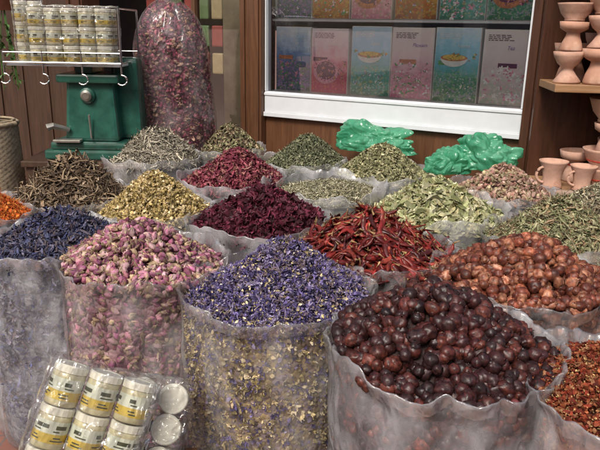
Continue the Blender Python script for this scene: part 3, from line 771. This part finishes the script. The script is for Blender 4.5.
# ------------------------------------------------------------------ jars
jar_clear = mat_simple('jar_plastic', (.46, .42, .26), .15, 0, .3, 30, 0, coat=.5)
jar_label = mat_simple('yellow_label', (.50, .36, .06), .35, 0, .12, 30, 0)
jar_lw = mat_simple('pale_green_label', (.50, .52, .42), .4, 0, .1, 30, 0)
jar_blk = mat_simple('label_print', (.05, .055, .03), .4, 0, .1, 30, 0)
jar_lid = mat_simple('cream_lid', (.62, .60, .50), .35, 0, .08, 20, .05)
JM = [jar_clear, jar_label, jar_lw, jar_blk, jar_lid]
def jar(k, M, r=.04, h=.10):
    k.add(lathe([(0, 0), (r * .9, 0), (r, .004), (r, h * .16)], 20), 0, M, True)
    k.add(lathe([(r, h * .16), (r * 1.015, h * .16), (r * 1.015, h * .38), (r, h * .38)], 20), 1, M)
    k.add(lathe([(r, h * .38), (r * 1.012, h * .38), (r * 1.012, h * .68), (r, h * .68)], 20), 2, M)
    for s in range(5):
        for zz, hh in ((.21, .03), (.28, .03), (.43, .03), (.50, .09)):
            a0 = s * 1.256 + random.uniform(0, .3); a1 = a0 + random.uniform(.3, .85); rr = r * 1.03
            vs = []; n = 6
            for q in range(n):
                a = a0 + (a1 - a0) * q / (n - 1)
                vs += [(rr * math.cos(a), rr * math.sin(a), h * zz), (rr * math.cos(a), rr * math.sin(a), h * (zz + hh))]
            k.add((vs, [(2 * q, 2 * q + 2, 2 * q + 3, 2 * q + 1) for q in range(n - 1)]), 3, M)
    k.add(lathe([(r, h * .68), (r, h * .78), (r * .93, h * .82)], 20), 0, M, True)
    k.add(lathe([(r * .93, h * .82), (r * 1.03, h * .82), (r * 1.03, h * .97), (r * .96, h), (r * .8, h), (r * .78, h * .985), (0, h * .985)], 20), 4, M)

def wrap(name, x0, x1, y0, y1, z0, z1, parent, off):
    bm = bmesh.new(); bmesh.ops.create_cube(bm, size=1)
    bmesh.ops.subdivide_edges(bm, edges=list(bm.edges), cuts=26, use_grid_fill=True)
    for v in bm.verts:
        c = v.co.copy()
        v.co = Vector(((x0 + x1) / 2 + c.x * (x1 - x0), (y0 + y1) / 2 + c.y * (y1 - y0), (z0 + z1) / 2 + c.z * (z1 - z0)))
        nrm = c.normalized(); nz = abs(noise.noise(v.co * 14 + Vector((off, 0, 0)))) * .018 + abs(noise.noise(v.co * 34 + Vector((off, 0, 0)))) * .009
        v.co += nrm * nz
    me = bpy.data.meshes.new(name); bm.to_mesh(me); bm.free(); me.materials.append(M_film_c)
    for p in me.polygons: p.use_smooth = True
    return link(me, name, parent)

def jar_pack(nx, ny, nz, M, r=.04, h=.10, off=0):
    o = empty('pack_of_spice_jars'); o.matrix_world = M
    k = MB()
    for a in range(nx):
        for b2 in range(ny):
            for c in range(nz):
                jar(k, Matrix.Translation(((a - (nx - 1) / 2) * r * 2.1 + random.uniform(-.001, .001), (b2 - (ny - 1) / 2) * r * 2.1, c * h * 1.03)) @ Matrix.Rotation(random.random() * 6, 4, 'Z') @ Matrix.Rotation(random.uniform(-.02, .02), 4, 'X'), r, h)
    k.build('jars', JM, o)
    X = nx * r * 1.05 + .004; Y = ny * r * 1.05 + .004
    wrap('shrink_wrap', -X, X, -Y, Y, -.006, nz * h * 1.03 + .004, o, off)
    return o
jar_pack(3, 1, 3, Matrix.Translation((-.545, 1.275, .425)) @ Matrix.Rotation(math.radians(17), 4, 'Y') @ Matrix.Rotation(math.radians(-24), 4, 'X') @ Matrix.Rotation(math.radians(6), 4, 'Z'), .040, .098, 1)
jar_pack(2, 3, 1, Matrix.Translation((-.385, 1.50, .47)) @ Matrix.Rotation(math.radians(12), 4, 'Y') @ Matrix.Rotation(math.radians(58), 4, 'X'), .038, .09, 5)
k = MB(); k.add(box(-.66, -.28, 1.18, 1.50, .0, .378, .008)); k.add(box(-.67, -.27, 1.17, 1.51, .38, .395, .004))
k.build('wooden_crate', [wood_m])

# ------------------------------------------------------------------ old green weighing scale on a table
green = mat_simple('green_enamel', (.018, .085, .062), .3, 0, .3, 12, .2, .002, coat=.25, spots=(.014, .05, .038))
chrome = mat_simple('chrome_wire', (.6, .6, .6), .2, 1, .1, 20, 0)
steel = mat_simple('worn_steel', (.35, .34, .30), .4, .8, .2, 20, .1)
SX, SY = -1.27, 3.92
tbl = empty('display_table', (SX, SY, 0))
k = MB(); k.add(box(-.36, .34, -.25, .3, .70, .735, .005))
for sx in (-.34, .28):
    for sy in (-.23, .24): k.add(box(sx, sx + .05, sy, sy + .05, 0, .70, .004))
k.build('table', [wood_p], tbl)
sc = empty('green_weighing_scale', (SX, SY, .737))
k = MB()
k.add(box(-.24, .26, -.19, .19, 0, .055, .014)); k.add(box(-.21, .235, -.165, .165, .055, .10, .016))
k.add(box(-.13, .19, -.13, .13, .10, .46, .02, .84)); k.add(box(-.15, .21, -.15, .15, .44, .49, .012))
k.add(box(.12, .30, -.02, .14, .10, .58, .03, .9))
k.add(lathe([(0, 0), (.045, 0), (.045, .02), (.03, .028), (0, .03)], 28), 0, Matrix.Translation((.02, -.115, .37)) @ Matrix.Rotation(math.radians(97), 4, 'X'), False)
k.build('housing', [green], sc)
k = MB()
k.add(lathe([(0, 0), (.03, 0), (.032, .006), (.02, .012), (0, .012)], 24), 0, Matrix.Translation((.02, -.148, .37)) @ Matrix.Rotation(math.radians(97), 4, 'X'))
k.add(tube([(-.10, -.14, .17), (-.17, -.2, .20), (-.20, -.21, .19)], [.014, .018, .022], 10)); k.add(box(-.18, -.02, -.2, -.14, .102, .118, .004))
k.add(tube([(.03, -.14, .12), (.03, -.155, .26)], .006, 8))
k.build('lever_and_badge', [steel], sc)
k = MB(); k.add(box(-.40, .24, -.2, .2, .535, .547, .003)); k.build('tray_board', [white_p], sc)
k = MB()
for yy in (-.21, .21): k.add(tube([(-.41, yy, .555), (.25, yy, .555)], .006)); k.add(tube([(-.41, yy, .61), (.25, yy, .61)], .004))
for xx in (-.41, -.19, .03, .25):
    k.add(tube([(xx, -.21, .555), (xx, .21, .555)], .005))
    k.add(tube([(xx, -.21, .62), (xx, -.21, .49)], .005))
    pts = [(xx + .03 * math.sin(a), -.212, .465 + .028 * math.cos(a)) for a in [i * .5 for i in range(9)]]
    k.add(tube(pts, .005))
k.add(tube([(.25, -.2, .55), (.25, -.2, .85)], .006)); k.add(tube([(.25, .2, .55), (.25, .2, .85)], .006)); k.add(tube([(.25, -.2, .85), (.25, .2, .85)], .006))
k.build('chrome_rack', [chrome], sc)
k = MB(); k.add(box(-.05, .05, -.1, .1, .492, .534, .004)); k.build('neck', [green], sc)
z0 = .737 + .549
jar_pack(5, 2, 3, Matrix.Translation((SX - .04, SY - .10, z0)), .045, .098, 7)
jar_pack(2, 2, 3, Matrix.Translation((SX - .32, SY - .02, z0 + .0)) @ Matrix.Rotation(.35, 4, 'Z'), .036, .11, 9)

# woven straw basket at the left edge
bk = empty('straw_basket', (-1.86, 3.80, 0))
k = MB(); vs = []; fs = []; na = 96; rows = 70
for j in range(rows + 1):
    q = j / rows; z = q * .93
    for i in range(na):
        a = 2 * math.pi * i / na
        r = .145 + .03 * math.sin(q * 2.4) + .0045 * math.sin(i * math.pi / 2 + (j % 2) * math.pi) + .002 * noise.noise(Vector((i * .3, j * .4, 0)))
        vs.append((r * math.cos(a), r * math.sin(a), z))
for j in range(rows):
    for i in range(na):
        l = (i + 1) % na; fs.append((j * na + i, j * na + l, (j + 1) * na + l, (j + 1) * na + i))
straw = mat_simple('woven_straw', (.30, .24, .16), .85, 0, .35, 50, .5, .003)
k.add((vs, fs), 0, None, True); k.build('weave', [straw], bk)
k = MB(); k.add(tube([(.166 * math.cos(a * .2618), .166 * math.sin(a * .2618), .935) for a in range(25)], .014, 8), 0, None, True)
k.add(tube([(.15 * math.cos(a * .2618), .15 * math.sin(a * .2618), .95) for a in range(25)], .008, 6), 0, None, True)
V_, F_ = lathe([(.0, .90), (.08, .90), (.15, .88)], 24); k.add((V_, F_), 1, None, True)
k.build('rim_and_contents', [straw, mat_simple('dried_contents', (.12, .09, .06), .9, 0, .5, 60, .8, .01)], bk)

# ------------------------------------------------------------------ pottery shelf (right)
PX, PY = 1.50, 3.30
terr = mat_simple('terracotta', (.46, .25, .17), .75, 0, .2, 14, .35, .004, spots=(.56, .37, .28))
terr2 = mat_simple('pink_clay', (.50, .30, .22), .8, 0, .2, 18, .35, .004, spots=(.40, .22, .15))
red_p = mat_simple('red_paint', (.40, .05, .03), .6, 0, .2, 18, .1)
sh = empty('pottery_shelf', (PX, PY, 0), math.radians(-8))
PZ = 1.262
k = MB()
k.add(box(-.26, 1.0, -.17, .20, PZ - .037, PZ, .004)); k.add(box(-.26, 1.0, -.17, .20, .70, .735, .004)); k.add(box(-.26, 1.0, -.17, .20, 1.80, 1.835, .004))
k.build('planks', [wood_h], sh)
k = MB(); k.add(box(-.27, 1.02, .205, .235, 0, 2.6, .002)); k.add(box(1.003, 1.03, -.17, .2, 0, 2.6, .003)); k.add(box(-.2, 1.0, -.14, .18, 0, .697, .003))
k.build('back_and_sides', [wood_d], sh)
sh_m = Matrix.Translation((PX, PY, 0)) @ Matrix.Rotation(math.radians(-8), 4, 'Z')
def pot(name, x, y, z, s, prof, mats, rz=0):
    M = sh_m @ Matrix.Translation((x, y, z)) @ Matrix.Rotation(random.uniform(-.03, .03), 4, 'Y')
    k = MB(); pr_ = [(r * s, h * s) for r, h in prof]
    k.add(lathe(pr_, 36), 0, None, True)
    if len(mats) > 1:
        k.add(lathe([(prof[4][0] * s * 1.01, prof[4][1] * s), (prof[4][0] * s * 1.06, prof[4][1] * s + .006), (prof[4][0] * s * 1.01, prof[4][1] * s + .012)], 36), 1, None, True)
    o = k.build(name, mats); o.matrix_world = M
    return o
burner = [(0, 0), (.42, 0), (.44, .05), (.30, .22), (.17, .42), (.20, .5), (.34, .62), (.46, .85), (.50, 1.0), (.46, 1.0), (.40, .85), (.28, .68), (0, .62)]
burner2 = [(0, 0), (.36, 0), (.38, .06), (.33, .28), (.24, .5), (.22, .62), (.34, .68), (.46, .76), (.50, .98), (.44, .98), (.40, .80), (.25, .74), (0, .72)]
bowl = [(0, 0), (.30, 0), (.32, .05), (.30, .08), (.45, .25), (.55, .5), (.58, .56), (.52, .56), (.42, .3), (.25, .16), (0, .14)]
mug = [(0, 0), (.30, 0), (.33, .04), (.30, .12), (.27, .3), (.33, .6), (.42, .80), (.44, .85), (.40, .85), (.28, .55), (.2, .3), (0, .26)]
T = [terr]; T2 = [terr2, red_p]
CI = 'clay_incense_burner'; CB = 'clay_bowl'
Z = PZ + .002
pot(CI, -.185, -.06, Z, .15, burner, [terr2]); pot(CI, -.185, -.06, Z + .151, .14, burner2, [terr]); pot(CB, -.185, -.06, Z + .29, .15, bowl, [terr2])
pot(CI, -.055, -.10, Z, .17, burner2, [terr]); pot(CI, -.055, -.10, Z + .169, .15, burner, [terr2]); pot(CB, -.055, -.10, Z + .321, .16, bowl, [terr])
pot(CI, .085, -.06, Z, .17, burner, [terr2]); pot(CB, .085, -.06, Z + .172, .19, bowl, [terr]); pot(CI, .085, -.06, Z + .23, .17, burner2, T)
pot(CI, .24, -.08, Z, .19, burner2, [terr]); pot(CI, .24, -.08, Z + .19, .18, burner, [terr2])
for q in range(6): pot(CI, -.13 + q * .16, .10, Z, random.uniform(.18, .24), random.choice((burner, burner2)), random.choice(([terr], [terr2])))
pot(CB, .06, -.05, .737, .20, bowl, T2); pot(CB, .06, -.05, .83, .20, bowl, T2); pot(CI, .06, -.05, .925, .15, burner2, T2); pot(CB, .06, -.05, 1.072, .21, bowl, T)
pot(CI, .25, -.06, .737, .22, burner, T2); pot(CB, .25, -.06, .96, .22, bowl, T); pot(CB, .25, -.06, 1.05, .2, bowl, T2)
pot(CI, .18, .10, .737, .24, burner2, T); pot(CB, .18, .10, .975, .22, bowl, T2)
pot(CI, -.04, .10, .737, .17, burner2, T2)
def handled(x, y, z, s):
    o = empty('clay_mug'); o.matrix_world = sh_m @ Matrix.Translation((x, y, z))
    k = MB(); k.add(lathe([(r * s, h * s) for r, h in mug], 32), 0, None, True); k.build('cup', [terr2], o)
    k = MB(); k.add(tube([((-.28 - .22 * math.sin(a)) * s, -.02, (.42 + .24 * math.cos(a)) * s) for a in [i * math.pi / 10 for i in range(11)]], .045 * s, 8), 0, None, True); k.build('handle', [terr2], o)
handled(-.20, -.09, .737, .165)
handled(-.06, -.12, .737, .15)

# ------------------------------------------------------------------ green plastic carrier bags
def mat_bag(name, c1, c2, ct):
    m, t, b = nt(name)
    v = coords(t)
    n = N(t, 'ShaderNodeTexNoise', Scale=9.0, Detail=2.0, Distortion=.8); t.links.new(v, n.inputs['Vector'])
    r = ramp(t, [(.3, c1), (.7, c2)]); t.links.new(n.outputs['Fac'], r.inputs['Fac'])
    vo = N(t, 'ShaderNodeTexVoronoi', Scale=14.0); t.links.new(v, vo.inputs['Vector'])
    ad = N(t, 'ShaderNodeMath', operation='ADD'); t.links.new(vo.outputs['Distance'], ad.inputs[0]); t.links.new(n.outputs['Fac'], ad.inputs[1])
    t.links.new(r.outputs['Color'], b.inputs['Base Color']); b.inputs['Roughness'].default_value = .2
    b.inputs['Coat Weight'].default_value = .6; b.inputs['Coat Roughness'].default_value = .1
    bp = N(t, 'ShaderNodeBump', Strength=.8, Distance=.03); t.links.new(ad.outputs[0], bp.inputs['Height']); t.links.new(bp.outputs['Normal'], b.inputs['Normal']); t.links.new(bp.outputs['Normal'], b.inputs['Coat Normal'])
    tl = N(t, 'ShaderNodeBsdfTranslucent', Color=(*ct, 1)); ms = N(t, 'ShaderNodeMixShader'); ms.inputs[0].default_value = .35
    tp = N(t, 'ShaderNodeBsdfTransparent', Color=(.6, .95, .78, 1)); m2 = N(t, 'ShaderNodeMixShader'); m2.inputs[0].default_value = .2
    t.links.new(b.outputs[0], ms.inputs[1]); t.links.new(tl.outputs[0], ms.inputs[2])
    t.links.new(ms.outputs[0], m2.inputs[1]); t.links.new(tp.outputs[0], m2.inputs[2]); t.links.new(m2.outputs[0], t.nodes['Material Output'].inputs['Surface'])
    return m
MG = mat_bag('green_carrier_plastic', (.05, .30, .17), (.16, .52, .33), (.3, .75, .5))
def crumpled(name, loc, size, mat, seed, rz=0.):
    bm = bmesh.new(); bmesh.ops.create_icosphere(bm, subdivisions=6, radius=1)
    off = Vector((seed * 2.3, seed, 0))
    for v in bm.verts:
        d = v.co.normalized()
        q = d + .2 * Vector((noise.noise(d * 2 + off), noise.noise(d * 2 - off), noise.noise(d * 2 + off * 2)))
        r = .82 + .35 * noise.noise(d * 1.2 + off) + .42 * abs(noise.noise(q * 1.6 + off)) + .20 * abs(noise.noise(q * 3.4 + off)) + .05 * abs(noise.noise(q * 8 + off))
        p = d * r; p.x *= size[0]; p.y *= size[1]; p.z = max(p.z, -.35) * size[2]
        v.co = p
    me = bpy.data.meshes.new(name); bm.to_mesh(me); bm.free(); me.materials.append(mat)
    for p in me.polygons: p.use_smooth = True
    return link(me, name, None, loc, (0, 0, rz))
crumpled('green_plastic_bag', (.45, 3.96, .83), (.26, .14, .12), MG, 4, -.5)
crumpled('green_plastic_bag', (1.00, 3.52, .83), (.20, .13, .14), MG, 9, -.4)
crumpled('green_plastic_bag', (.80, 3.50, .79), (.12, .11, .10), MG, 14, .3)
k = MB(); k.add(box(-.42, 1.75, -.55, -.10, .60, .64, .004)); k.add(box(-.4, 1.73, -.53, -.12, 0, .60, .004))
o = k.build('wooden_counter', [wood_m]); o.location = (AX, AY, 0); o.rotation_euler = (0, 0, ANG)

# ------------------------------------------------------------------ light, sky, camera
w = bpy.data.worlds.new('World'); scene.world = w; w.use_nodes = True
t = w.node_tree; bg = t.nodes['Background']
sky = t.nodes.new('ShaderNodeTexSky'); sky.sky_type = 'NISHITA'; sky.sun_disc = False
SUN_EL = math.radians(50); SUN_AZ = math.radians(203)
sky.sun_elevation = SUN_EL; sky.sun_rotation = SUN_AZ; sky.dust_density = 6.0; sky.air_density = 1.0
t.links.new(sky.outputs[0], bg.inputs['Color']); bg.inputs['Strength'].default_value = .15
sd = bpy.data.lights.new('sun', 'SUN'); sd.energy = 2.9; sd.angle = math.radians(18); sd.color = (1, .95, .88)
so = bpy.data.objects.new('sun', sd); COL.objects.link(so)
dv = Vector((math.sin(SUN_AZ) * math.cos(SUN_EL), math.cos(SUN_AZ) * math.cos(SUN_EL), math.sin(SUN_EL)))
so.rotation_euler = dv.to_track_quat('Z', 'Y').to_euler(); so.location = dv * 10

cd = bpy.data.cameras.new('camera'); cd.sensor_width = 36; cd.lens = 38.6; cd.clip_end = 1500; cd.clip_start = .02
co = bpy.data.objects.new('camera', cd); COL.objects.link(co)
co.matrix_world = Matrix.Translation((0, 0, 1.5)) @ Matrix.Rotation(math.radians(73), 4, 'X') @ Matrix.Rotation(math.radians(1), 4, 'Z')
scene.camera = co
scene.view_settings.view_transform = 'Standard'; scene.view_settings.look = 'None'; scene.view_settings.exposure = 0
